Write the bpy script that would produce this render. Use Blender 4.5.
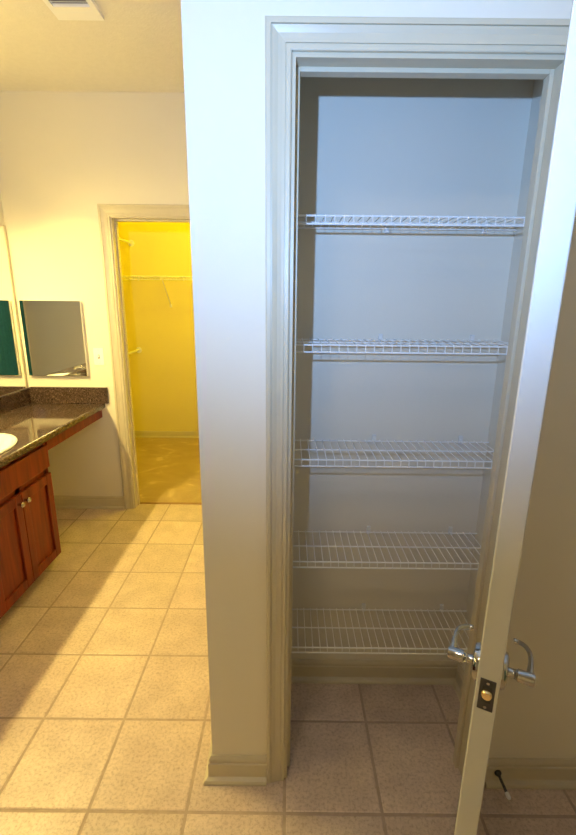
import bpy, bmesh, math, random
from mathutils import Vector, Matrix
random.seed(7)
for o in list(bpy.data.objects): bpy.data.objects.remove(o)
scene = bpy.context.scene
COL = scene.collection

# ------------------------------------------------------------------ camera
def cam_matrix(pitch, roll, yaw, loc):
    r = Vector((math.cos(yaw), -math.sin(yaw), 0)); f0 = Vector((math.sin(yaw), math.cos(yaw), 0)); u0 = Vector((0, 0, 1))
    f = f0*math.cos(pitch) - u0*math.sin(pitch); u = u0*math.cos(pitch) + f0*math.sin(pitch)
    R_ = r*math.cos(roll) + u*math.sin(roll); U_ = u*math.cos(roll) - r*math.sin(roll)
    m = Matrix((R_, U_, -f)).transposed().to_4x4(); m.translation = loc
    return m
cam = bpy.data.cameras.new('camera'); cam.sensor_fit = 'VERTICAL'; cam.sensor_height = 36.0
cam.lens = 444.94*36.0/835.0; cam.clip_start = 0.02
camo = bpy.data.objects.new('camera', cam); COL.objects.link(camo)
camo.matrix_world = cam_matrix(0.2543952, 0.0105879, -0.000734, Vector((0, 0, 1.5)))
scene.camera = camo

# ------------------------------------------------------------------ world, lights, exposure
w = bpy.data.worlds.new('world'); scene.world = w; w.use_nodes = True
w.node_tree.nodes['Background'].inputs[0].default_value = (0.8, 0.85, 1.0, 1)
w.node_tree.nodes['Background'].inputs[1].default_value = 0.0
scene.view_settings.view_transform = 'Standard'; scene.view_settings.look = 'None'
scene.view_settings.exposure = 0.0; scene.view_settings.gamma = 1.0; scene.view_settings.use_curve_mapping = False

def spot(name, loc, target, power, color, size, blend, radius):
    l = bpy.data.lights.new(name, 'SPOT'); l.energy = power; l.color = color
    l.spot_size = math.radians(size); l.spot_blend = blend; l.shadow_soft_size = radius
    o = bpy.data.objects.new(name, l); COL.objects.link(o); o.location = loc
    o.rotation_euler = (Vector(target)-Vector(loc)).to_track_quat('-Z', 'Y').to_euler()
    return o
# the photographer's flash: up and to the left of the lens (portrait grip), head tilted upwards
spot('flash', (-0.18, 0.0, 1.67), (0.12, 1.1, 2.25), 98, (0.27, 0.51, 1.0), 138, 1.0, 0.012)

WARM = (1.0, 0.77, 0.245)
BULB = 1150.0        # emission of the vanity bulbs
SHADE = 26.0
BOUNCE_DOME = 29.0  # emission of the added dome that imitates ceiling bounce
CLOSET_BULB = 1050.0

# ------------------------------------------------------------------ materials
def nt(name):
    m = bpy.data.materials.new(name); m.use_nodes = True
    t = m.node_tree; return m, t, t.nodes['Principled BSDF']
def node(t, ty, **kw):
    n = t.nodes.new(ty)
    for k, v in kw.items():
        if k.startswith('i_'):
            key = k[2:]
            key = int(key) if key.isdigit() else key
            n.inputs[key].default_value = v
        else: setattr(n, k, v)
    return n
def ramp(t, fac, stops):
    r = t.nodes.new('ShaderNodeValToRGB'); e = r.color_ramp.elements
    while len(e) < len(stops): e.new(0.5)
    for i, (p, c) in enumerate(stops): e[i].position = p; e[i].color = (*c, 1)
    t.links.new(fac, r.inputs[0]); return r
def plain(name, col, rough=0.5, metal=0.0, var=0.04, scale=8.0, bump=0.0, bscale=200.0, coat=0.0, emit=None):
    m, t, b = nt(name); L = t.links
    b.inputs['Roughness'].default_value = rough; b.inputs['Metallic'].default_value = metal
    tc = node(t, 'ShaderNodeTexCoord'); n = node(t, 'ShaderNodeTexNoise'); n.inputs['Scale'].default_value = scale; n.inputs['Detail'].default_value = 4
    L.new(tc.outputs['Object'], n.inputs['Vector'])
    lo = tuple(max(0, c*(1-var)) for c in col); hi = tuple(min(1, c*(1+var)) for c in col)
    r = ramp(t, n.outputs['Fac'], [(0.3, lo), (0.7, hi)]); L.new(r.outputs[0], b.inputs['Base Color'])
    if bump:
        n2 = node(t, 'ShaderNodeTexNoise'); n2.inputs['Scale'].default_value = bscale; n2.inputs['Detail'].default_value = 2
        L.new(tc.outputs['Object'], n2.inputs['Vector'])
        bp = node(t, 'ShaderNodeBump'); bp.inputs['Strength'].default_value = bump; bp.inputs['Distance'].default_value = 0.002
        L.new(n2.outputs['Fac'], bp.inputs['Height']); L.new(bp.outputs[0], b.inputs['Normal'])
    if coat: b.inputs['Coat Weight'].default_value = coat
    if emit:
        b.inputs['Emission Color'].default_value = (*emit[0], 1); b.inputs['Emission Strength'].default_value = emit[1]
    return m
def tile_mat():
    m, t, b = nt('vinyl_tile'); L = t.links
    b.inputs['Roughness'].default_value = 0.38
    g = node(t, 'ShaderNodeNewGeometry'); oi = node(t, 'ShaderNodeObjectInfo')
    n1 = node(t, 'ShaderNodeTexNoise'); n1.inputs['Scale'].default_value = 9; n1.inputs['Detail'].default_value = 5
    n2 = node(t, 'ShaderNodeTexNoise'); n2.inputs['Scale'].default_value = 95; n2.inputs['Detail'].default_value = 6; n2.inputs['Roughness'].default_value = 0.75
    for n in (n1, n2): L.new(g.outputs['Position'], n.inputs['Vector'])
    r1 = ramp(t, n1.outputs['Fac'], [(0.35, (0.59, 0.46, 0.375)), (0.65, (0.70, 0.56, 0.455))])
    r2 = ramp(t, n2.outputs['Fac'], [(0.32, (0.52, 0.46, 0.41)), (0.54, (1, 1, 1)), (0.7, (1.0, 1.0, 0.98))])
    mx = node(t, 'ShaderNodeMix', data_type='RGBA', blend_type='MULTIPLY'); mx.inputs[0].default_value = 0.75
    L.new(r1.outputs[0], mx.inputs[6]); L.new(r2.outputs[0], mx.inputs[7])
    hv = node(t, 'ShaderNodeHueSaturation'); ma = node(t, 'ShaderNodeMapRange'); ma.inputs[3].default_value = 0.93; ma.inputs[4].default_value = 1.07
    L.new(oi.outputs['Random'], ma.inputs[0]); L.new(ma.outputs[0], hv.inputs['Value'])
    L.new(mx.outputs[2], hv.inputs['Color']); L.new(hv.outputs[0], b.inputs['Base Color'])
    bp = node(t, 'ShaderNodeBump'); bp.inputs['Strength'].default_value = 0.15; bp.inputs['Distance'].default_value = 0.001
    L.new(n2.outputs['Fac'], bp.inputs['Height']); L.new(bp.outputs[0], b.inputs['Normal'])
    return m
def granite_mat():
    m, t, b = nt('granite'); L = t.links
    b.inputs['Roughness'].default_value = 0.07; b.inputs['Specular IOR Level'].default_value = 0.6
    tc = node(t, 'ShaderNodeTexCoord')
    v = node(t, 'ShaderNodeTexVoronoi'); v.inputs['Scale'].default_value = 210
    n = node(t, 'ShaderNodeTexNoise'); n.inputs['Scale'].default_value = 130; n.inputs['Detail'].default_value = 6
    L.new(tc.outputs['Object'], v.inputs['Vector']); L.new(tc.outputs['Object'], n.inputs['Vector'])
    r1 = ramp(t, v.outputs['Color'], [(0.0, (0.02, 0.013, 0.011)), (0.45, (0.065, 0.040, 0.030)), (0.8, (0.15, 0.098, 0.072)), (1.0, (0.30, 0.23, 0.185))])
    r2 = ramp(t, n.outputs['Fac'], [(0.35, (0.35, 0.3, 0.28)), (0.65, (1, 1, 1))])
    mx = node(t, 'ShaderNodeMix', data_type='RGBA', blend_type='MULTIPLY'); mx.inputs[0].default_value = 0.7
    L.new(r1.outputs[0], mx.inputs[6]); L.new(r2.outputs[0], mx.inputs[7]); L.new(mx.outputs[2], b.inputs['Base Color'])
    return m
def wood_mat():
    m, t, b = nt('cherry_wood'); L = t.links
    b.inputs['Roughness'].default_value = 0.42; b.inputs['Specular IOR Level'].default_value = 0.3
    tc = node(t, 'ShaderNodeTexCoord'); mp = node(t, 'ShaderNodeMapping'); mp.inputs['Scale'].default_value = (38, 38, 3.2)
    n = node(t, 'ShaderNodeTexNoise'); n.inputs['Scale'].default_value = 1; n.inputs['Detail'].default_value = 5; n.inputs['Distortion'].default_value = 0.6
    L.new(tc.outputs['Object'], mp.inputs['Vector']); L.new(mp.outputs[0], n.inputs['Vector'])
    r = ramp(t, n.outputs['Fac'], [(0.3, (0.095, 0.010, 0.003)), (0.55, (0.16, 0.020, 0.004)), (0.75, (0.21, 0.031, 0.006))])
    L.new(r.outputs[0], b.inputs['Base Color']); return m
def carpet_mat():
    m, t, b = nt('carpet'); L = t.links
    b.inputs['Roughness'].default_value = 0.9; b.inputs['Sheen Weight'].default_value = 0.3
    g = node(t, 'ShaderNodeNewGeometry'); mp = node(t, 'ShaderNodeMapping'); mp.inputs['Scale'].default_value = (2.2, 3.2, 1); mp.inputs['Rotation'].default_value = (0, 0, 0.5)
    n = node(t, 'ShaderNodeTexNoise'); n.inputs['Scale'].default_value = 1.4; n.inputs['Detail'].default_value = 3; n.inputs['Distortion'].default_value = 1.5
    n2 = node(t, 'ShaderNodeTexNoise'); n2.inputs['Scale'].default_value = 400
    L.new(g.outputs['Position'], mp.inputs['Vector']); L.new(mp.outputs[0], n.inputs['Vector']); L.new(g.outputs['Position'], n2.inputs['Vector'])
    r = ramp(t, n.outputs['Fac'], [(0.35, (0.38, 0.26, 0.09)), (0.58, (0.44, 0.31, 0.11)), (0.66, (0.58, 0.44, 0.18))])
    L.new(r.outputs[0], b.inputs['Base Color'])
    bp = node(t, 'ShaderNodeBump'); bp.inputs['Strength'].default_value = 0.6; bp.inputs['Distance'].default_value = 0.004
    L.new(n2.outputs['Fac'], bp.inputs['Height']); L.new(bp.outputs[0], b.inputs['Normal'])
    return m
def mirror_mat():
    m, t, b = nt('mirror_glass'); b.inputs['Metallic'].default_value = 1; b.inputs['Roughness'].default_value = 0.0
    b.inputs['Base Color'].default_value = (0.95, 0.96, 0.94, 1); return m

M = dict(
    wall=plain('wall_paint', (0.80, 0.74, 0.61), 0.75, var=0.012, scale=3, bump=0.12, bscale=260),
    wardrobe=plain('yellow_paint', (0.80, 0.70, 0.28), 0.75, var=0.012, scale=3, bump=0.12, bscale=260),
    closet_wall=plain('closet_paint', (0.74, 0.69, 0.58), 0.75, var=0.012, scale=3, bump=0.12, bscale=260),
    ceiling=plain('ceiling_paint', (0.80, 0.76, 0.67), 0.9, var=0.02, scale=30, bump=0.5, bscale=110),
    trim=plain('trim_paint', (0.60, 0.53, 0.385), 0.35, var=0.02, scale=12),
    door=plain('door_paint', (0.58, 0.57, 0.52), 0.38, var=0.02, scale=10, bump=0.08, bscale=90),
    wire=plain('white_vinyl_wire', (0.88, 0.87, 0.84), 0.3, var=0.02),
    clip=plain('clip_plastic', (0.75, 0.74, 0.71), 0.4, var=0.02),
    tile=tile_mat(), grout=plain('grout', (0.42, 0.32, 0.25), 0.7, var=0.1, scale=40),
    granite=granite_mat(), wood=wood_mat(), carpet=carpet_mat(), mirror=mirror_mat(),
    wood_dark=plain('toe_kick_wood', (0.10, 0.025, 0.01), 0.5, var=0.15, scale=20),
    chrome=plain('satin_nickel', (0.47, 0.455, 0.43), 0.09, metal=1.0, var=0.03),
    brass=plain('latch_brass', (0.85, 0.66, 0.34), 0.25, metal=1.0, var=0.05),
    porcelain=plain('porcelain', (0.90, 0.89, 0.86), 0.12, var=0.01),
    plastic=plain('white_plastic', (0.93, 0.92, 0.89), 0.35, var=0.01),
    slot=plain('dark_slot', (0.05, 0.05, 0.05), 0.8, var=0.2),
    vent_grey=plain('vent_grey', (0.35, 0.33, 0.33), 0.7, var=0.1),
    dark_metal=plain('dark_metal', (0.10, 0.10, 0.11), 0.3, metal=1.0, var=0.1),
    strip=plain('threshold_metal', (0.30, 0.17, 0.07), 0.45, var=0.1, scale=30),
    teal=plain('teal_fabric', (0.03, 0.20, 0.20), 0.8, var=0.08, scale=30, bump=0.3, bscale=400),
    bulb=plain('lit_bulb', (1, 1, 1), 0.5, var=0, emit=(WARM, BULB)),
    shade=plain('lit_glass_shade', (0.9, 0.88, 0.8), 0.3, var=0, emit=(WARM, SHADE)),
    fill_bulb=plain('fill_bulb_glow', (1, 1, 1), 0.5, var=0, emit=(WARM, BULB*0.08)),  # glow of the added second bar
    fill_shade=plain('fill_shade_glow', (0.9, 0.88, 0.8), 0.3, var=0, emit=(WARM, SHADE*0.08)),
    dome=plain('bounce_dome_glow', (0.9, 0.88, 0.8), 0.4, var=0, emit=((1.0, 0.84, 0.60), BOUNCE_DOME)),
    cbulb=plain('lit_closet_bulb', (1, 1, 1), 0.5, var=0, emit=((1.0, 0.80, 0.0), CLOSET_BULB)),
)

# ------------------------------------------------------------------ mesh helpers
def box(bm, x0, x1, y0, y1, z0, z1, bevel=0.0):
    vs = [bm.verts.new(p) for p in ((x0,y0,z0),(x1,y0,z0),(x1,y1,z0),(x0,y1,z0),(x0,y0,z1),(x1,y0,z1),(x1,y1,z1),(x0,y1,z1))]
    fs = [bm.faces.new([vs[i] for i in q]) for q in ((0,3,2,1),(4,5,6,7),(0,1,5,4),(1,2,6,5),(2,3,7,6),(3,0,4,7))]
    if bevel:
        es = {e for f in fs for e in f.edges}
        bmesh.ops.bevel(bm, geom=list(es), offset=bevel, segments=2, affect='EDGES', profile=0.5)
    return bm
def B(*a, **k):
    return box(bmesh.new(), *a, **k)
def mesh_of(name, bm, m, smooth=False):
    bmesh.ops.recalc_face_normals(bm, faces=bm.faces)
    me = bpy.data.meshes.new(name); bm.to_mesh(me); bm.free()
    me.materials.append(M[m] if isinstance(m, str) else m)
    if smooth:
        for p in me.polygons: p.use_smooth = True
        try: me.set_sharp_from_angle(angle=math.radians(38))
        except Exception: pass
    return me
def obj(name, bm, m, parent=None, smooth=False, loc=None, rot=None):
    me = bm if isinstance(bm, bpy.types.Mesh) else mesh_of(name, bm, m, smooth)
    o = bpy.data.objects.new(name, me); COL.objects.link(o)
    if parent: o.parent = parent
    if loc is not None: o.location = loc
    if rot is not None: o.rotation_euler = rot
    return o
def tag(o, label=None, cat=None, group=None, kind=None):
    if label: o['label'] = label
    if cat: o['category'] = cat
    if group: o['group'] = group
    if kind: o['kind'] = kind
    return o
def thing(name, loc, label, cat, group=None, rz=0.0):
    o = bpy.data.objects.new(name, None); COL.objects.link(o); o.location = loc; o.rotation_euler = (0, 0, rz)
    o.empty_display_size = 0.05
    return tag(o, label, cat, group)
def struct(name, bm, m, label=None, smooth=False, loc=None):
    return tag(obj(name, bm, m, None, smooth, loc), label, None, None, 'structure')
def tube(bm, pts, r, n=6, caps=True, radii=None):
    pts = [Vector(p) for p in pts]; rings = []
    up = None
    for i, p in enumerate(pts):
        a = pts[max(i-1, 0)]; c = pts[min(i+1, len(pts)-1)]; d = (c-a).normalized()
        if up is None:
            up = Vector((0, 0, 1)) if abs(d.z) < 0.9 else Vector((1, 0, 0))
        s = d.cross(up).normalized(); up = s.cross(d).normalized()
        rr = radii[i] if radii else r
        rings.append([bm.verts.new(p + s*rr*math.cos(2*math.pi*k/n) + up*rr*math.sin(2*math.pi*k/n)) for k in range(n)])
    for a, b in zip(rings, rings[1:]):
        for k in range(n): bm.faces.new((a[k], a[(k+1) % n], b[(k+1) % n], b[k]))
    if caps: bm.faces.new(rings[0][::-1]); bm.faces.new(rings[-1])
    return bm
def lathe(bm, prof, n=24, mat=None):
    """prof: list of (r, z); axis +Z; mat: optional Matrix"""
    rings = []
    for r, z in prof:
        if r < 1e-6: rings.append([bm.verts.new((0, 0, z))])
        else: rings.append([bm.verts.new((r*math.cos(2*math.pi*k/n), r*math.sin(2*math.pi*k/n), z)) for k in range(n)])
    new = [v for rg in rings for v in rg]
    for a, b in zip(rings, rings[1:]):
        for k in range(n):
            k2 = (k+1) % n
            if len(a) == 1 and len(b) == 1: continue
            if len(a) == 1: bm.faces.new((a[0], b[k], b[k2]))
            elif len(b) == 1: bm.faces.new((a[k], b[0], a[k2]))
            else: bm.faces.new((a[k], a[k2], b[k2], b[k]))
    if mat is not None: bmesh.ops.transform(bm, matrix=mat, verts=new)
    return bm
def sweep(bm, path, prof, side=1):
    """profile (offset, z) swept along an XY path with mitred corners; offset grows to the left of the path * side"""
    P = [Vector((x, y)) for x, y in path]; secs = []
    for i, p in enumerate(P):
        ds = []
        if i > 0: ds.append((P[i]-P[i-1]).normalized())
        if i < len(P)-1: ds.append((P[i+1]-P[i]).normalized())
        ns = [Vector((-d.y, d.x))*side for d in ds]
        if len(ns) == 1: nrm = ns[0]
        else:
            nrm = (ns[0]+ns[1]).normalized(); nrm = nrm/max(0.2, nrm.dot(ns[0]))
        secs.append([bm.verts.new((p.x+nrm.x*t, p.y+nrm.y*t, z)) for t, z in prof])
    n = len(prof)
    for a, b in zip(secs, secs[1:]):
        for k in range(n): bm.faces.new((a[k], a[(k+1) % n], b[(k+1) % n], b[k]))
    bm.faces.new(secs[0]); bm.faces.new(secs[-1][::-1])
    return bm
def casing(bm, xl, xr, zt, y, sgn, prof, z0=0.0):
    """mitred door casing round an opening in a wall plane y; sgn -1 faces the camera"""
    secs = [[], [], [], []]
    for wd, t in prof:
        yy = y + sgn*t
        for s, p in zip(secs, ((xl-wd, yy, z0), (xl-wd, yy, zt+wd), (xr+wd, yy, zt+wd), (xr+wd, yy, z0))): s.append(bm.verts.new(p))
    n = len(prof)
    for a, b in zip(secs, secs[1:]):
        for k in range(n): bm.faces.new((a[k], a[(k+1) % n], b[(k+1) % n], b[k]))
    bm.faces.new(secs[0]); bm.faces.new(secs[-1][::-1])
    return bm
CAS = [(0,0),(0,.008),(.003,.0098),(.0105,.0098),(.011,.0075),(.0125,.0075),(.013,.0105),(.020,.011),(.029,.0125),(.036,.0155),(.041,.0172),(.0415,.0135),(.0432,.0135),(.0437,.0180),(.052,.0185),(.055,.0175),(.056,.0155),(.056,0)]
BAS = [(0,0),(.027,0),(.027,.007),(.0235,.014),(.0138,.019),(.0128,.021),(.0128,.066),(.0115,.069),(.0085,.070),(.0085,.078),(.0105,.080),(.0085,.086),(.004,.094),(0,.094)]

# ------------------------------------------------------------------ plan
XL, YF, ZC = -1.815, 3.04, 2.695          # left wall, far wall, ceiling
YW, TW = 1.107, 0.075                     # closet front wall and its thickness
XP = -0.232                               # partition corner
XJL, XJR, ZH = 0.008, 0.580, 2.003        # closet jamb faces and head
YB = 1.505                                # closet back wall
XCL, XCR = -0.122, 0.706                  # closet inside
XR, YN = 1.02, -2.0                        # right wall, wall behind the camera
FXL, FXR, FZH = -1.132, -0.42, 2.002      # far doorway
FY1 = 3.14                                # back face of far wall
WXL, WXR, WYB = -1.755, 0.0, 4.815        # walk-in closet

# ---- floor with its tiles
bm = bmesh.new(); box(bm, XL-0.1, XR+0.1, YN-0.1, 3.118, -0.06, -0.0016)
floor = struct('floor', bm, 'grout', 'beige tile-pattern floor with darker joints')
TX, TY, GX, GY, G = 0.29765, 0.30679, -0.5943, 1.0037, 0.0047
def tile_mesh(sx, sy):
    b = bmesh.new(); h = 0.0032
    top = [(-sx/2+h, -sy/2+h), (sx/2-h, -sy/2+h), (sx/2-h, sy/2-h), (-sx/2+h, sy/2-h)]
    bot = [(-sx/2, -sy/2), (sx/2, -sy/2), (sx/2, sy/2), (-sx/2, sy/2)]
    t = [b.verts.new((x, y, 0)) for x, y in top]; m_ = [b.verts.new((x, y, -0.0012)) for x, y in bot]; d = [b.verts.new((x, y, -0.006)) for x, y in bot]
    b.faces.new(t)
    for k in range(4):
        b.faces.new((m_[k], m_[(k+1) % 4], t[(k+1) % 4], t[k])); b.faces.new((d[k], d[(k+1) % 4], m_[(k+1) % 4], m_[k]))
    return mesh_of('tile', b, 'tile')
cache = {}
for i in range(-5, 10):
    for j in range(-10, 8):
        x0, x1 = GX+i*TX+G, GX+(i+1)*TX-G; y0, y1 = GY+j*TY+G, GY+(j+1)*TY-G
        x0, x1, y0, y1 = max(x0, XL), min(x1, XR), max(y0, YN), min(y1, 3.112)
        if x1-x0 < 0.015 or y1-y0 < 0.015: continue
        key = (round(x1-x0, 4), round(y1-y0, 4))
        if key not in cache: cache[key] = tile_mesh(*key)
        obj('tile', cache[key], None, floor, loc=((x0+x1)/2, (y0+y1)/2, 0))

# ---- shell
struct('ceiling', B(XL-0.1, XR+0.1, YN-0.1, WYB+0.1, ZC, ZC+0.1), 'ceiling', 'cream textured ceiling')
struct('wall_left', B(XL-0.1, XL, YN-0.1, FY1, 0, ZC), 'wall', 'cream wall behind the vanity')
struct('wall_rear', B(XL, XR, YN-0.1, YN, 0, ZC), 'wall', 'cream wall opposite the closet')
struct('wall_right', B(XR, XR+0.1, YN-0.1, FY1, 0, ZC), 'wall', 'cream wall past the open closet door')
bm = bmesh.new()
box(bm, XL, FXL-0.014, YF, FY1, 0, ZC); box(bm, FXR+0.014, XR, YF, FY1, 0, ZC); box(bm, FXL-0.014, FXR+0.014, YF, FY1, FZH+0.014, ZC)
struct('wall_back', bm, 'wall', 'cream wall with the doorway to the walk-in closet')
struct('wall_partition', B(XP, XCL, YW+0.0005, YF, 0, ZC), 'wall', 'cream partition wall between vanity area and closet')
bm = bmesh.new()
box(bm, XP, XJL-0.014, YW, YW+TW, 0, ZC); box(bm, XJR+0.014, XR, YW, YW+TW, 0, ZC); box(bm, XJL-0.014, XJR+0.014, YW, YW+TW, ZH+0.014, ZC)
struct('wall_front', bm, 'wall', 'cream wall around the open closet')
struct('wall_closet_back', B(XCL, XCR+0.1, YB, YB+0.1, 0, ZC), 'closet_wall', 'back wall of the closet with wire shelves')
struct('wall_closet_right', B(XCR, XCR+0.1, YW+TW, YB, 0, ZC), 'closet_wall', 'right side wall of the closet with wire shelves')
# walk-in closet behind the far doorway
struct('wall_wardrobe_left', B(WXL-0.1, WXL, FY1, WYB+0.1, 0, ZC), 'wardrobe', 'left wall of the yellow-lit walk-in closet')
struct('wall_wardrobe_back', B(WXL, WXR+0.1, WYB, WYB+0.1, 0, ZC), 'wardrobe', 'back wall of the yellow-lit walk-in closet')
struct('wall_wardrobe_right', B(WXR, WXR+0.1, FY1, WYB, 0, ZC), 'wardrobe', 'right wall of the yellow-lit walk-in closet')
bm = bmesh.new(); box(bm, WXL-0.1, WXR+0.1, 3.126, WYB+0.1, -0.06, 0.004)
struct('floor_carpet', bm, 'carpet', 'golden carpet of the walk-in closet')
struct('trim_5', B(FXL, FXR, 3.108, 3.132, -0.02, 0.007, bevel=0.003), 'strip', 'brown threshold strip between tile and carpet')

# ---- closet door trim: jamb with stop, casing
bm = bmesh.new(); y0, y1 = YW, YW+TW
box(bm, XJL-0.014, XJL, y0, y1, 0, ZH+0.014); box(bm, XJR, XJR+0.014, y0, y1, 0, ZH+0.014); box(bm, XJL, XJR, y0, y1, ZH, ZH+0.014)
s0, s1, sp = YW+0.037, YW+0.064, 0.010
for b_ in ((XJL, XJL+sp, 0, ZH), (XJR-sp, XJR, 0, ZH), (XJL+sp, XJR-sp, ZH-sp, ZH)):
    box(bm, b_[0], b_[1], s0, s1, b_[2], b_[3], bevel=0.0015)
struct('trim_1', bm, 'trim', 'cream door jamb with stop inside the closet opening')
struct('trim_2', casing(bmesh.new(), XJL-0.009, XJR+0.009, ZH+0.009, YW, -1, CAS), 'trim', 'moulded cream casing around the closet opening')
# ---- far doorway trim
bm = bmesh.new()
box(bm, FXL-0.014, FXL, YF, FY1, 0, FZH+0.014); box(bm, FXR, FXR+0.014, YF, FY1, 0, FZH+0.014); box(bm, FXL, FXR, YF, FY1, FZH, FZH+0.014)
for b_ in ((FXL, FXL+sp, 0, FZH), (FXR-sp, FXR, 0, FZH), (FXL+sp, FXR-sp, FZH-sp, FZH)): box(bm, b_[0], b_[1], YF+0.045, YF+0.075, b_[2], b_[3])
struct('trim_3', bm, 'trim', 'door jamb of the walk-in closet doorway')
struct('trim_4', casing(bmesh.new(), FXL-0.009, FXR+0.009, FZH+0.009, YF, -1, [(a*1.25, b) for a, b in CAS]), 'trim', 'moulded casing around the walk-in closet doorway')

# ---- baseboards
struct('baseboard_front', sweep(bmesh.new(), [(XP, YF), (XP, YW), (XJL-0.0655, YW)], BAS, -1), 'trim', 'baseboard wrapping the partition corner left of the closet')
struct('baseboard_right', sweep(bmesh.new(), [(XJR+0.0655, YW), (XR, YW)], BAS, -1), 'trim', 'baseboard on the dark wall behind the open door')
struct('baseboard_closet', sweep(bmesh.new(), [(XCL, YW+TW+0.002), (XCL, YB), (XCR, YB), (XCR, YW+TW+0.002)], BAS, -1), 'trim', 'baseboard inside the closet below the lowest shelf')
struct('baseboard_back', sweep(bmesh.new(), [(XL, 2.33), (XL, YF), (FXL-0.0795, YF)], BAS, -1), 'trim', 'baseboard under the vanity knee space')
struct('baseboard_wardrobe', sweep(bmesh.new(), [(WXL, FY1), (WXL, WYB), (WXR, WYB), (WXR, FY1)], [(a, b*0.75+0.004) for a, b in BAS], -1), 'trim', 'baseboard inside the walk-in closet')
struct('baseboard_rear', sweep(bmesh.new(), [(XL, -0.47), (XL, YN), (XR, YN), (XR, YW-0.03)], BAS, 1), 'trim', 'baseboard along the wall opposite the closet')

# ------------------------------------------------------------------ open closet door
ANG = math.radians(27.4); LW, TH = 0.563, 0.035
# local: +X from hinge to lock edge, +Y = outer face side, leaf occupies y 0..TH
dvec = Vector((-math.sin(ANG), -math.cos(ANG), 0)); nvec = Vector((-dvec.y, dvec.x, 0))
door = bpy.data.objects.new('door_1', None); COL.objects.link(door); door.empty_display_size = 0.05
mw = Matrix((dvec, nvec, Vector((0, 0, 1)))).transposed().to_4x4(); mw.translation = (0.573, 1.10, 0)
door.matrix_world = mw
tag(door, 'white panel door standing open at the closet with nickel levers', None, None, 'structure')
z0, z1 = 0.012, 1.998
bm = bmesh.new()
box(bm, 0.10, LW-0.10, 0.007, TH-0.007, z0+0.2, z1-0.1)
box(bm, 0, 0.105, 0, TH, z0, z1, bevel=0.002); box(bm, LW-0.105, LW, 0, TH, z0, z1, bevel=0.002)
for a, b in ((z0, z0+0.22), (0.86, 1.02), (z1-0.11, z1)): box(bm, 0.104, LW-0.104, 0.0004, TH-0.0004, a, b)
for a, b in ((z0+0.22, 0.86), (1.02, z1-0.11)): box(bm, 0.135, LW-0.135, 0.003, TH-0.003, a+0.032, b-0.032, bevel=0.0035)
obj('leaf', bm, 'door', door)
HZ = 0.888; HX = LW-0.060
bm = bmesh.new(); box(bm, LW-0.001, LW+0.0012, 0.0055, TH-0.0055, HZ-0.038, HZ+0.022, bevel=0.0008)
lp = obj('latch_plate', bm, 'dark_metal', door)
bm = bmesh.new(); box(bm, LW+0.0006, LW+0.0016, 0.0105, TH-0.0105, HZ-0.022, HZ+0.010)
obj('latch_recess', bm, 'slot', lp)
bm = bmesh.new()
lathe(bm, [(0, -0.004), (0.0085, -0.004), (0.0085, 0.004), (0.007, 0.0065), (0, 0.0075)], 16, Matrix.Translation((LW+0.002, TH/2, HZ-0.004)) @ Matrix.Rotation(math.pi/2, 4, 'Y'))
obj('latch_bolt', bm, 'brass', lp, True)
for zz in (HZ-0.031, HZ+0.016):
    bm = bmesh.new(); lathe(bm, [(0, 0.0008), (0.0026, 0.0008), (0.0026, 0.0)], 10, Matrix.Translation((LW+0.0014, TH/2, zz)) @ Matrix.Rotation(math.pi/2, 4, 'Y'))
    obj('screw', bm, 'chrome', lp, True)
def lever(sgn, yface):
    """sgn -1: on the closet side (local -Y), +1: outer side"""
    rot = Matrix.Rotation(-sgn*math.pi/2, 4, 'X')
    bm = bmesh.new()
    lathe(bm, [(0, 0.0), (0.0315, 0.0), (0.0315, 0.004), (0.029, 0.0085), (0.022, 0.011), (0.0, 0.0115)], 28, Matrix.Translation((HX, yface, HZ)) @ rot)
    h = obj('lever_handle', bm, 'chrome', door, True)
    bm = bmesh.new()
    lathe(bm, [(0, 0.010), (0.0085, 0.010), (0.0075, 0.018), (0.0085, 0.024), (0.0104, 0.026), (0.0106, 0.048), (0.0094, 0.052), (0, 0.0535)], 20, Matrix.Translation((HX, yface, HZ)) @ rot)
    obj('neck', bm, 'chrome', h, True)
    bm = bmesh.new(); pts = []
    y = lambda d: yface + sgn*d
    ctrl = [(0.0, 0.044, 0.001), (-0.02, 0.0455, 0.003), (-0.042, 0.046, 0.003), (-0.064, 0.044, 0.002), (-0.079, 0.037, 0.001), (-0.086, 0.027, 0.0), (-0.087, 0.018, -0.001)]
    for k in range(len(ctrl)-1):
        p0 = Vector(ctrl[max(k-1, 0)]); p1 = Vector(ctrl[k]); p2 = Vector(ctrl[k+1]); p3 = Vector(ctrl[min(k+2, len(ctrl)-1)])
        for s in range(4):
            t = s/4
            q = 0.5*((2*p1)+(p2-p0)*t+(2*p0-5*p1+4*p2-p3)*t*t+(3*p1-p0-3*p2+p3)*t**3)
            pts.append((HX+q.x, y(q.y), HZ+q.z))
    q = ctrl[-1]; pts.append((HX+q[0], y(q[1]), HZ+q[2]))
    n = len(pts)
    tube(bm, pts, 0.006, 10, True, [0.0072-0.0030*min(1, i/(n*0.3)) + (0.0008 if i > n*0.85 else 0) for i in range(n)])
    obj('lever_arm', bm, 'chrome', h, True)
lever(-1, 0.0); lever(1, TH)
for zz in (0.22, 1.0, 1.78):
    bm = bmesh.new(); lathe(bm, [(0, -0.045), (0.0055, -0.045), (0.0055, 0.045), (0, 0.045)], 12, Matrix.Translation((-0.001, TH+0.004, zz)))
    box(bm, -0.002, 0.001, 0.006, TH, zz-0.045, zz+0.045)
    obj('hinge', bm, 'chrome', door, True)
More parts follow.
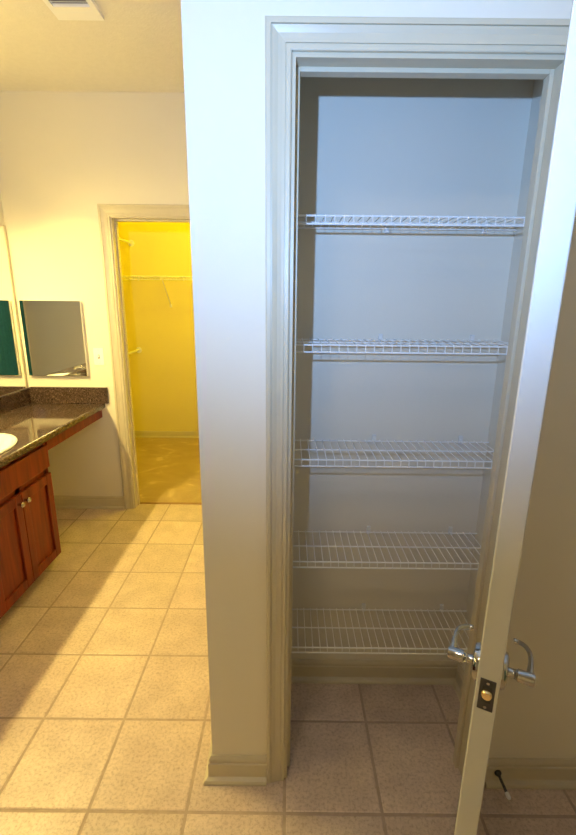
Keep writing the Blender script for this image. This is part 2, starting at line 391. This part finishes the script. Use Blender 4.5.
# strike plate on the jamb opposite
bm = bmesh.new(); box(bm, XJL-0.0005, XJL+0.0012, YW+0.006, YW+0.034, HZ-0.035, HZ+0.035, bevel=0.0005)
o = obj('strike_plate', bm, 'chrome', bpy.data.objects['trim_1'])

# ------------------------------------------------------------------ wire shelves in the closet
YS = 1.290; LIP = 0.021
def make_deck_wire(depth, lip, r=0.00135):
    b = bmesh.new()
    tube(b, [(0, depth, 0.0028), (0, 0.004, 0.0028), (0, 0.0, 0.0), (0, -0.0012, -0.006), (0, -0.0012, -lip)], r, 6)
    return mesh_of('deck_wire', b, 'wire', True)
def rail(length, r=0.0026):
    b = bmesh.new(); tube(b, [(0, 0, 0), (length, 0, 0)], r, 8); return mesh_of('rail', b, 'wire', True)
def clip_mesh():
    b = bmesh.new(); box(b, -0.007, 0.007, 0, 0.009, -0.014, 0.017, bevel=0.0015)
    box(b, -0.004, 0.004, -0.012, 0.001, -0.007, -0.002, bevel=0.001)
    return mesh_of('wall_clip', b, 'clip')
DEPTH = YB-0.012-YS
wire_me, clip_me = make_deck_wire(DEPTH, LIP), clip_mesh()
rail_me = rail(XCR-XCL-0.004)
shelf_labels = ['topmost white wire shelf in the open closet, level with the bluish lit wall',
                'second white wire shelf from the top in the open closet',
                'middle white wire shelf of the five in the open closet',
                'white wire shelf second from the closet floor',
                'lowest white wire shelf just above the closet baseboard']
for z, lab in zip((1.725, 1.381, 1.031, 0.677, 0.342), shelf_labels):
    t = thing('wire_shelf', ((XCL+XCR)/2, YB, z), lab, 'shelf', 'white wire shelves in the closet')
    xo = XCL-(XCL+XCR)/2+0.002; yo = YS-YB
    obj('front_rail', rail_me, None, t, loc=(xo, yo+0.0015, -0.0004))
    obj('lip_rail', rail_me, None, t, loc=(xo, yo+0.0012, -LIP))
    obj('middle_rail', rail_me, None, t, loc=(xo, yo+DEPTH*0.49, -0.0012))
    obj('back_rail', rail_me, None, t, loc=(xo, yo+DEPTH-0.003, -0.0012))
    n = int((XCR-XCL-0.02)/0.0254)
    for k in range(n+1):
        obj('deck_wire', wire_me, None, t, loc=(xo+0.010+k*0.0254, yo, 0))
    for x in (0.303, 0.608, -0.002):
        obj('wall_clip', clip_me, None, t, loc=(x-(XCL+XCR)/2, -0.0092, 0.002))

# ------------------------------------------------------------------ vanity
CXF, CZ, CT = -1.285, 0.80, 0.036       # counter front, top, thickness
CY0 = -0.45
SX, SY, SA, SB = -1.535, 1.995, 0.185, 0.245   # sink centre and half axes
ct = thing('countertop', (XL, YF, CZ-CT), 'dark brown speckled granite vanity countertop with backsplash', 'countertop')
def W2L(o): return o.location
# slab with an oval cut-out for the bowl
def slab():
    b = bmesh.new(); N = 48
    x0, x1, y0, y1 = XL+0.001, CXF-0.012, CY0, YF-0.001
    def outer(a):   # point on rectangle in direction a from sink centre
        dx, dy = math.cos(a), math.sin(a); ts = []
        if dx > 1e-9: ts.append((x1-SX)/dx)
        if dx < -1e-9: ts.append((x0-SX)/dx)
        if dy > 1e-9: ts.append((y1-SY)/dy)
        if dy < -1e-9: ts.append((y0-SY)/dy)
        t = min(ts); return SX+dx*t, SY+dy*t
    angs = [2*math.pi*k/N for k in range(N)] + [math.atan2(cy-SY, cx-SX) % (2*math.pi) for cx in (x0, x1) for cy in (y0, y1)]
    angs = sorted(angs)
    ti, to, bi, bo = [], [], [], []
    for a in angs:
        ox, oy = outer(a); r = 1/math.sqrt((math.cos(a)/SA)**2+(math.sin(a)/SB)**2); ix, iy = SX+r*math.cos(a), SY+r*math.sin(a)
        ti.append(b.verts.new((ix, iy, CZ))); to.append(b.verts.new((ox, oy, CZ)))
        bi.append(b.verts.new((ix, iy, CZ-CT))); bo.append(b.verts.new((ox, oy, CZ-CT)))
    n = len(angs)
    for k in range(n):
        q = (k+1) % n
        b.faces.new((ti[k], to[k], to[q], ti[q])); b.faces.new((bi[k], bi[q], bo[q], bo[k])); b.faces.new((ti[k], ti[q], bi[q], bi[k])); b.faces.new((to[k], bo[k], bo[q], to[q]))
    # rounded nosing along the front
    prof = [(x1-0.0002, CZ)] + [(CXF-0.012+0.012*math.sin(t), CZ-0.012+0.012*math.cos(t)) for t in [math.pi/2*k/5 for k in range(1, 6)]] + [(CXF, CZ-CT+0.006), (CXF-0.006, CZ-CT), (x1-0.0002, CZ-CT)]
    A = [b.verts.new((x, y0, z)) for x, z in prof]; Bv = [b.verts.new((x, y1, z)) for x, z in prof]; m_ = len(prof)
    for k in range(m_): b.faces.new((A[k], A[(k+1) % m_], Bv[(k+1) % m_], Bv[k]))
    b.faces.new(A[::-1]); b.faces.new(Bv)
    bmesh.ops.translate(b, verts=b.verts, vec=-ct.location); return b
obj('slab', slab(), 'granite', ct, True)
def local(b, o): bmesh.ops.translate(b, verts=b.verts, vec=-o.location); return b
obj('backsplash', local(B(XL+0.021, CXF+0.028, YF-0.021, YF-0.001, CZ, CZ+0.113, bevel=0.003), ct), 'granite', ct)
obj('sidesplash', local(B(XL+0.001, XL+0.020, CY0, YF-0.001, CZ, CZ+0.105, bevel=0.003), ct), 'granite', ct)

# sink bowl
sk = thing('sink', (SX, SY, CZ), 'white oval sink set in the granite countertop', 'sink')
def bowl():
    b = bmesh.new(); N = 40; rows = []
    prof = [(1.07, 0.0), (1.085, 0.006), (1.06, 0.011), (1.0, 0.010), (0.965, 0.002), (0.93, -0.03), (0.84, -0.075), (0.66, -0.115), (0.40, -0.135), (0.10, -0.142)]
    out = [(0.10, -0.150), (0.42, -0.145), (0.70, -0.123), (0.88, -0.08), (0.965, -0.03), (0.985, -0.004)]
    for s, z in prof+out:
        rows.append([b.verts.new((SA*s*math.cos(2*math.pi*k/N), SB*s*math.sin(2*math.pi*k/N), z)) for k in range(N)])
    for a, c in zip(rows, rows[1:]):
        for k in range(N): b.faces.new((a[k], a[(k+1) % N], c[(k+1) % N], c[k]))
    for k in range(N): b.faces.new((rows[-1][k], rows[-1][(k+1) % N], rows[0][(k+1) % N], rows[0][k]))
    return b
obj('bowl', bowl(), 'porcelain', sk, True)
bm = bmesh.new(); lathe(bm, [(0, -0.150), (0.026, -0.150), (0.026, -0.139), (0.018, -0.137), (0, -0.1385)], 20)
obj('drain', bm, 'chrome', sk, True)
# faucet
fc = thing('faucet', (-1.766, SY, CZ+0.0004), 'chrome two-handle faucet behind the white sink', 'faucet')
bm = bmesh.new(); box(bm, -0.022, 0.022, -0.08, 0.08, 0.0, 0.012, bevel=0.005); obj('base_plate', bm, 'chrome', fc)
bm = bmesh.new(); tube(bm, [(0, 0, 0.010), (0.0, 0, 0.06), (0.010, 0, 0.095), (0.045, 0, 0.115), (0.085, 0, 0.108), (0.098, 0, 0.088)], 0.012, 12, True, [0.016, 0.014, 0.013, 0.012, 0.011, 0.010])
obj('spout', bm, 'chrome', fc, True)
for s in (-1, 1):
    bm = bmesh.new(); lathe(bm, [(0, 0.010), (0.018, 0.010), (0.016, 0.03), (0.012, 0.04), (0.012, 0.048), (0, 0.05)], 16, Matrix.Translation((0, s*0.058, 0)))
    tube(bm, [(0, s*0.058, 0.044), (0.015, s*0.085, 0.052), (0.022, s*0.108, 0.055)], 0.006, 8, True, [0.007, 0.006, 0.0045])
    obj('handle', bm, 'chrome', fc, True)

# base cabinet
def cabinet(y0, y1, label, apron=False):
    t = thing('vanity_cabinet', (XL, (y0+y1)/2, 0), label, 'cabinet')
    o = Vector((XL, (y0+y1)/2, 0)); L_ = lambda b: (bmesh.ops.translate(b, verts=b.verts, vec=-o), b)[1]
    fx = -1.324     # face frame plane
    zt = CZ-CT-0.001
    bm = bmesh.new()      # open-topped carcass around the bowl
    box(bm, XL+0.002, fx, y0, y0+0.018, 0.085, zt); box(bm, XL+0.002, fx, y1-0.018, y1, 0.085, zt)
    box(bm, XL+0.002, fx, y0+0.018, y1-0.018, 0.085, 0.103)
    box(bm, fx-0.019, fx, y0+0.018, y1-0.018, zt-0.055, zt); box(bm, fx-0.019, fx, y0+0.018, y1-0.018, 0.565, 0.615); box(bm, fx-0.019, fx, y0+0.018, y1-0.018, 0.103, 0.125)
    for ya, yb in ((y0+0.018, y0+0.045), ((y0+y1)/2-0.02, (y0+y1)/2+0.02), (y1-0.045, y1-0.018)): box(bm, fx-0.019, fx, ya, yb, 0.103, zt)
    obj('body', L_(bm), 'wood', t)
    obj('toe_kick', L_(B(XL+0.05, -1.395, y0+0.004, y1-0.004, 0.0, 0.085)), 'wood_dark', t)
    obj('drawer_front', L_(B(fx, fx+0.019, y0+0.008, y1-0.008, 0.612, 0.738, bevel=0.004)), 'wood', t)
    mid = (y0+y1)/2
    for ya, yb, ky in ((y0+0.008, mid-0.0015, mid-0.036), (mid+0.0015, y1-0.008, mid+0.018)):
        za, zb, sw = 0.083, 0.578, 0.052
        bm = bmesh.new()
        box(bm, fx, fx+0.019, ya, ya+sw, za, zb, bevel=0.003); box(bm, fx, fx+0.019, yb-sw, yb, za, zb, bevel=0.003)
        box(bm, fx, fx+0.0187, ya+sw-0.001, yb-sw+0.001, za, za+sw, bevel=0.003); box(bm, fx, fx+0.0187, ya+sw-0.001, yb-sw+0.001, zb-sw, zb, bevel=0.003)
        d = obj('door', L_(bm), 'wood', t)
        bm = bmesh.new(); box(bm, fx+0.001, fx+0.0075, ya+sw-0.002, yb-sw+0.002, za+sw-0.002, zb-sw+0.002)
        obj('panel', L_(bm), 'wood', d)
        bm = bmesh.new(); lathe(bm, [(0, 0), (0.0065, 0.0), (0.0055, 0.010), (0.007, 0.014), (0.0135, 0.019), (0.0145, 0.024), (0.011, 0.029), (0, 0.031)], 18, Matrix.Translation((fx+0.019, ky, 0.535)) @ Matrix.Rotation(math.pi/2, 4, 'Y'))
        obj('knob', L_(bm), 'chrome', d, True)
    if apron:
        a = obj('apron', L_(B(-1.345, -1.312, y1+0.001, YF-0.002, CZ-CT-0.066, CZ-CT-0.001, bevel=0.002)), 'wood', t)
    return t
cabinet(1.722, 2.302, 'cherry wood vanity cabinet under the sink with two knobbed doors', True)
cabinet(1.138, 1.718, 'cherry wood vanity cabinet beside the sink cabinet, away from the knee space')
cabinet(0.554, 1.134, 'cherry wood vanity cabinet, third from the knee space')
cabinet(-0.42, 0.16, 'cherry wood vanity cabinet at the counter end away from the knee space')

# ------------------------------------------------------------------ mirrors
wm = thing('vanity_mirror', (XL, 2.0, 0.906), 'large frameless mirror on the wall above the vanity', 'mirror')
bm = bmesh.new(); box(bm, 0.0005, 0.006, CY0-2.0, YF-0.028-2.0, 0.002, 1.03); obj('glass', bm, 'mirror', wm)
bm = bmesh.new(); box(bm, 0.0003, 0.009, YF-0.028-2.0, YF-0.010-2.0, 0.0, 1.045, bevel=0.002); obj('edge_channel', bm, 'trim', wm)
mc = thing('medicine_cabinet', ((-1.775-1.376)/2, YF, 0.993), 'small square mirrored cabinet hung over the backsplash', 'mirror')
bm = bmesh.new(); box(bm, -0.196, 0.196, -0.022, -0.0005, 0.004, 0.494, bevel=0.001); obj('cabinet_body', bm, 'plastic', mc)
bm = bmesh.new(); box(bm, -0.1995, 0.1995, -0.030, -0.0225, 0.0, 0.499, bevel=0.0025); obj('mirror_door', bm, 'mirror', mc)

# ------------------------------------------------------------------ light switch, ceiling vent
sw = thing('light_switch', (-1.296, YF, 1.125), 'white light switch plate between small mirror and doorway', 'light switch')
bm = bmesh.new(); box(bm, -0.035, 0.035, -0.006, -0.0004, -0.06, 0.06, bevel=0.003); obj('plate', bm, 'plastic', sw)
bm = bmesh.new(); box(bm, -0.006, 0.006, -0.0068, -0.0055, -0.013, 0.013); obj('toggle_slot', bm, 'slot', sw)
bm = bmesh.new(); box(bm, -0.0045, 0.0045, -0.016, -0.0055, -0.004, 0.010, bevel=0.001); obj('toggle', bm, 'plastic', sw)
for s in (-1, 1):
    bm = bmesh.new(); lathe(bm, [(0, 0.0015), (0.003, 0.001), (0.003, 0)], 10, Matrix.Translation((0, -0.006, s*0.045)) @ Matrix.Rotation(math.pi/2, 4, 'X')); obj('screw', bm, 'clip', sw, True)
vx0, vx1, vy0, vy1 = -1.020, -0.821, 2.02, 2.312
vt = thing('ceiling_vent', ((vx0+vx1)/2, (vy0+vy1)/2, ZC), 'white rectangular exhaust vent cover on the ceiling', 'vent')
hx, hy = (vx1-vx0)/2, (vy1-vy0)/2; sx_, sy_ = hx-0.022, hy-0.092
bm = bmesh.new()
for a in ((-hx, hx, -hy, -sy_), (-hx, hx, sy_, hy), (-hx, -sx_, -sy_, sy_), (sx_, hx, -sy_, sy_)): box(bm, *a, -0.016, -0.0003)
obj('frame', bm, 'plastic', vt)
obj('vent_recess', B(-sx_, sx_, -sy_, sy_, -0.004, -0.0003), 'vent_grey', vt)
n = 7
for k in range(n):
    yy = -sy_+(k+0.5)*2*sy_/n
    bm = bmesh.new(); box(bm, -sx_, sx_, -0.006, 0.006, -0.001, 0.001); bmesh.ops.rotate(bm, verts=bm.verts, cent=(0, 0, 0), matrix=Matrix.Rotation(0.5, 3, 'X'))
    obj('slat', bm, 'plastic', vt, loc=(0, yy, -0.011))

# ------------------------------------------------------------------ walk-in closet fittings
wl = WXR-WXL-0.02
ws = thing('wardrobe_shelf', ((WXL+WXR)/2, WYB, 1.725), 'long white wire shelf across the back of the walk-in closet', 'shelf')
dw = make_deck_wire(0.295, 0.028, 0.0016); rl = rail(wl, 0.0048)
for nm, yy, zz in (('front_rail', -0.302, 0), ('lip_rail', -0.303, -0.028), ('middle_rail', -0.16, 0), ('back_rail', -0.012, 0)): obj(nm, rl, None, ws, loc=(-wl/2, yy, zz))
for k in range(int(wl/0.0254)): obj('deck_wire', dw, None, ws, loc=(-wl/2+0.01+k*0.0254, -0.304, 0))
def brace_mesh():
    b = bmesh.new(); tube(b, [(0, -0.300, -0.004), (0, -0.295, -0.012), (0, -0.012, -0.268), (0, -0.004, -0.272)], 0.0055, 8)
    box(b, -0.012, 0.012, -0.006, -0.0005, -0.295, -0.262, bevel=0.002); return mesh_of('brace', b, 'wire', True)
br = brace_mesh()
for x in (-1.245, -0.55): obj('brace', br, None, ws, loc=(x-(WXL+WXR)/2, 0, 0))
for x in (-1.47, -1.03): obj('hang_clip', B(-0.006, 0.006, -0.310, -0.296, -0.040, 0.006, bevel=0.002), 'clip', ws, loc=(x-(WXL+WXR)/2, 0, 0))
def hang_rod(z, label, brace):
    t = thing('closet_rod', (-1.616, WYB, z), label, 'rod', 'hanging rods along the left wall of the walk-in closet')
    bm = bmesh.new(); tube(bm, [(0, -0.004, 0), (0, FY1-WYB+0.05, 0)], 0.012, 12); obj('rod', bm, 'wire', t, True)
    for yy, s in ((0, 1),):
        bm = bmesh.new(); lathe(bm, [(0, 0.0005), (0.032, 0.0005), (0.032, 0.006), (0.019, 0.008), (0.019, 0.022), (0.0125, 0.022)], 20, Matrix.Rotation(math.pi/2, 4, 'X')); obj('end_socket', bm, 'wire', t, True)
    for yy in (-0.75, -1.45):
        bm = bmesh.new(); tube(bm, [(0, yy, -0.013), (-0.02, yy, -0.03), (-0.132, yy, -0.15)], 0.005, 8)
        tube(bm, [(0, yy, 0.0125), (-0.137, yy, 0.0125)], 0.005, 8)
        box(bm, -0.1388, -0.134, yy-0.012, yy+0.012, -0.17, 0.02); obj('bracket', bm, 'wire', t, True)
hang_rod(2.060, 'white closet rod near the ceiling on the left wall of the walk-in closet', True)
hang_rod(0.981, 'white closet rod at waist height on the left wall of the walk-in closet', True)

# ------------------------------------------------------------------ door stop on the baseboard, curtain seen in the mirrors
ds = thing('door_stop', (0.682, YW-0.013, 0.050), 'spring door stop with white tip on the baseboard behind the open door', 'door stop')
bm = bmesh.new(); lathe(bm, [(0, 0), (0.011, 0), (0.011, 0.004), (0.006, 0.010), (0, 0.010)], 14, Matrix.Rotation(math.pi/2, 4, 'X')); obj('mount', bm, 'dark_metal', ds, True)
bm = bmesh.new(); tube(bm, [(0.0036*math.cos(a), -0.006-0.058*a/(2*math.pi*14), 0.0036*math.sin(a)) for a in [2*math.pi*14*k/168 for k in range(169)]], 0.0013, 5); obj('spring', bm, 'dark_metal', ds, True)
bm = bmesh.new(); lathe(bm, [(0, 0.062), (0.0065, 0.062), (0.0065, 0.074), (0.005, 0.078), (0, 0.079)], 14, Matrix.Rotation(math.pi/2, 4, 'X')); obj('rubber_tip', bm, 'plastic', ds, True)
cr = thing('curtain', (XR-0.09, -1.25, 0.12), 'teal fabric curtain hanging from a rod on the wall behind the viewer', 'curtain')
bm = bmesh.new(); F, Bk = [], []
for k in range(121):
    u = k/120; yy = -0.55+1.1*u; xx = 0.028*math.sin(u*2*math.pi*13)+0.006*math.sin(u*31)
    for lst, off in ((F, 0), (Bk, 0.003)): lst.append((bm.verts.new((xx+off, yy, 0)), bm.verts.new((xx*0.8+off, yy, 1.86))))
for k in range(120):
    bm.faces.new((F[k][0], F[k+1][0], F[k+1][1], F[k][1])); bm.faces.new((Bk[k][0], Bk[k][1], Bk[k+1][1], Bk[k+1][0]))
    bm.faces.new((F[k][0], Bk[k][0], Bk[k+1][0], F[k+1][0])); bm.faces.new((F[k][1], F[k+1][1], Bk[k+1][1], Bk[k][1]))
for k in (0, 120): bm.faces.new((F[k][0], F[k][1], Bk[k][1], Bk[k][0]))
obj('fabric', bm, 'teal', cr, True)
bm = bmesh.new(); tube(bm, [(0.001, -0.64, 1.875), (0.001, 0.62, 1.875)], 0.011, 12)
for yy in (-0.6, 0.58): tube(bm, [(0.001, yy, 1.875), (0.089, yy, 1.875)], 0.008, 8)
obj('rod', bm, 'chrome', cr, True)

# ------------------------------------------------------------------ lamps out of view: inferred ones, plus an added bar and dome
def vanity_light(yc, label, shade, bulb):
    vl = thing('vanity_light', (XL, yc, 2.06), label, 'light fixture', 'vanity light bars')
    bm = bmesh.new(); box(bm, 0.0005, 0.03, -0.36, 0.36, -0.04, 0.05, bevel=0.006); obj('back_plate', bm, 'chrome', vl)
    for k in range(4):
        y = -0.27+0.18*k
        bm = bmesh.new(); tube(bm, [(0.028, y, 0.01), (0.06, y, 0.03), (0.085, y, 0.015)], 0.008, 8); obj('arm', bm, 'chrome', vl, True)
        bm = bmesh.new(); lathe(bm, [(0.0, 0.02), (0.02, 0.018), (0.03, 0.0), (0.042, -0.04), (0.055, -0.085), (0.052, -0.085), (0.038, -0.04), (0.026, 0.0), (0.0, 0.012)], 20, Matrix.Translation((0.088, y, 0.0))); obj('glass_shade', bm, shade, vl, True)
        bm = bmesh.new(); bmesh.ops.create_icosphere(bm, subdivisions=2, radius=0.028, matrix=Matrix.Translation((0.088, y, -0.075))); obj('bulb', bm, bulb, vl, True)
vanity_light(1.9, 'four-lamp vanity light bar above the large mirror and sink', 'shade', 'bulb')
vanity_light(0.35, 'added four-lamp fill light bar above the mirror end away from the sink', 'fill_shade', 'fill_bulb')  # unseen second bar, added to light the front wall from the left
dl = thing('bounce_dome', (-0.5, -0.3, ZC), 'added glowing dome behind the viewer standing in for flash bounced off the ceiling', 'light fixture')  # no known fixture: added in place of the flash's ceiling bounce
bm = bmesh.new(); lathe(bm, [(0, -0.0005), (0.17, -0.0005), (0.17, -0.02), (0.155, -0.022), (0, -0.022)], 28); obj('pan', bm, 'chrome', dl, True)
bm = bmesh.new(); lathe(bm, [(0.15, -0.0225), (0.148, -0.05), (0.12, -0.08), (0.07, -0.098), (0, -0.104)], 28); obj('dome', bm, 'dome', dl, True)
cb = thing('closet_light', (-0.35, 3.65, ZC), 'bare bulb light on the ceiling of the walk-in closet', 'light fixture')
bm = bmesh.new(); lathe(bm, [(0, -0.0005), (0.055, -0.0005), (0.055, -0.02), (0.03, -0.035), (0, -0.035)], 20); obj('socket', bm, 'porcelain', cb, True)
bm = bmesh.new(); bmesh.ops.create_icosphere(bm, subdivisions=2, radius=0.035, matrix=Matrix.Translation((0, 0, -0.07))); obj('bulb', bm, 'cbulb', cb, True)
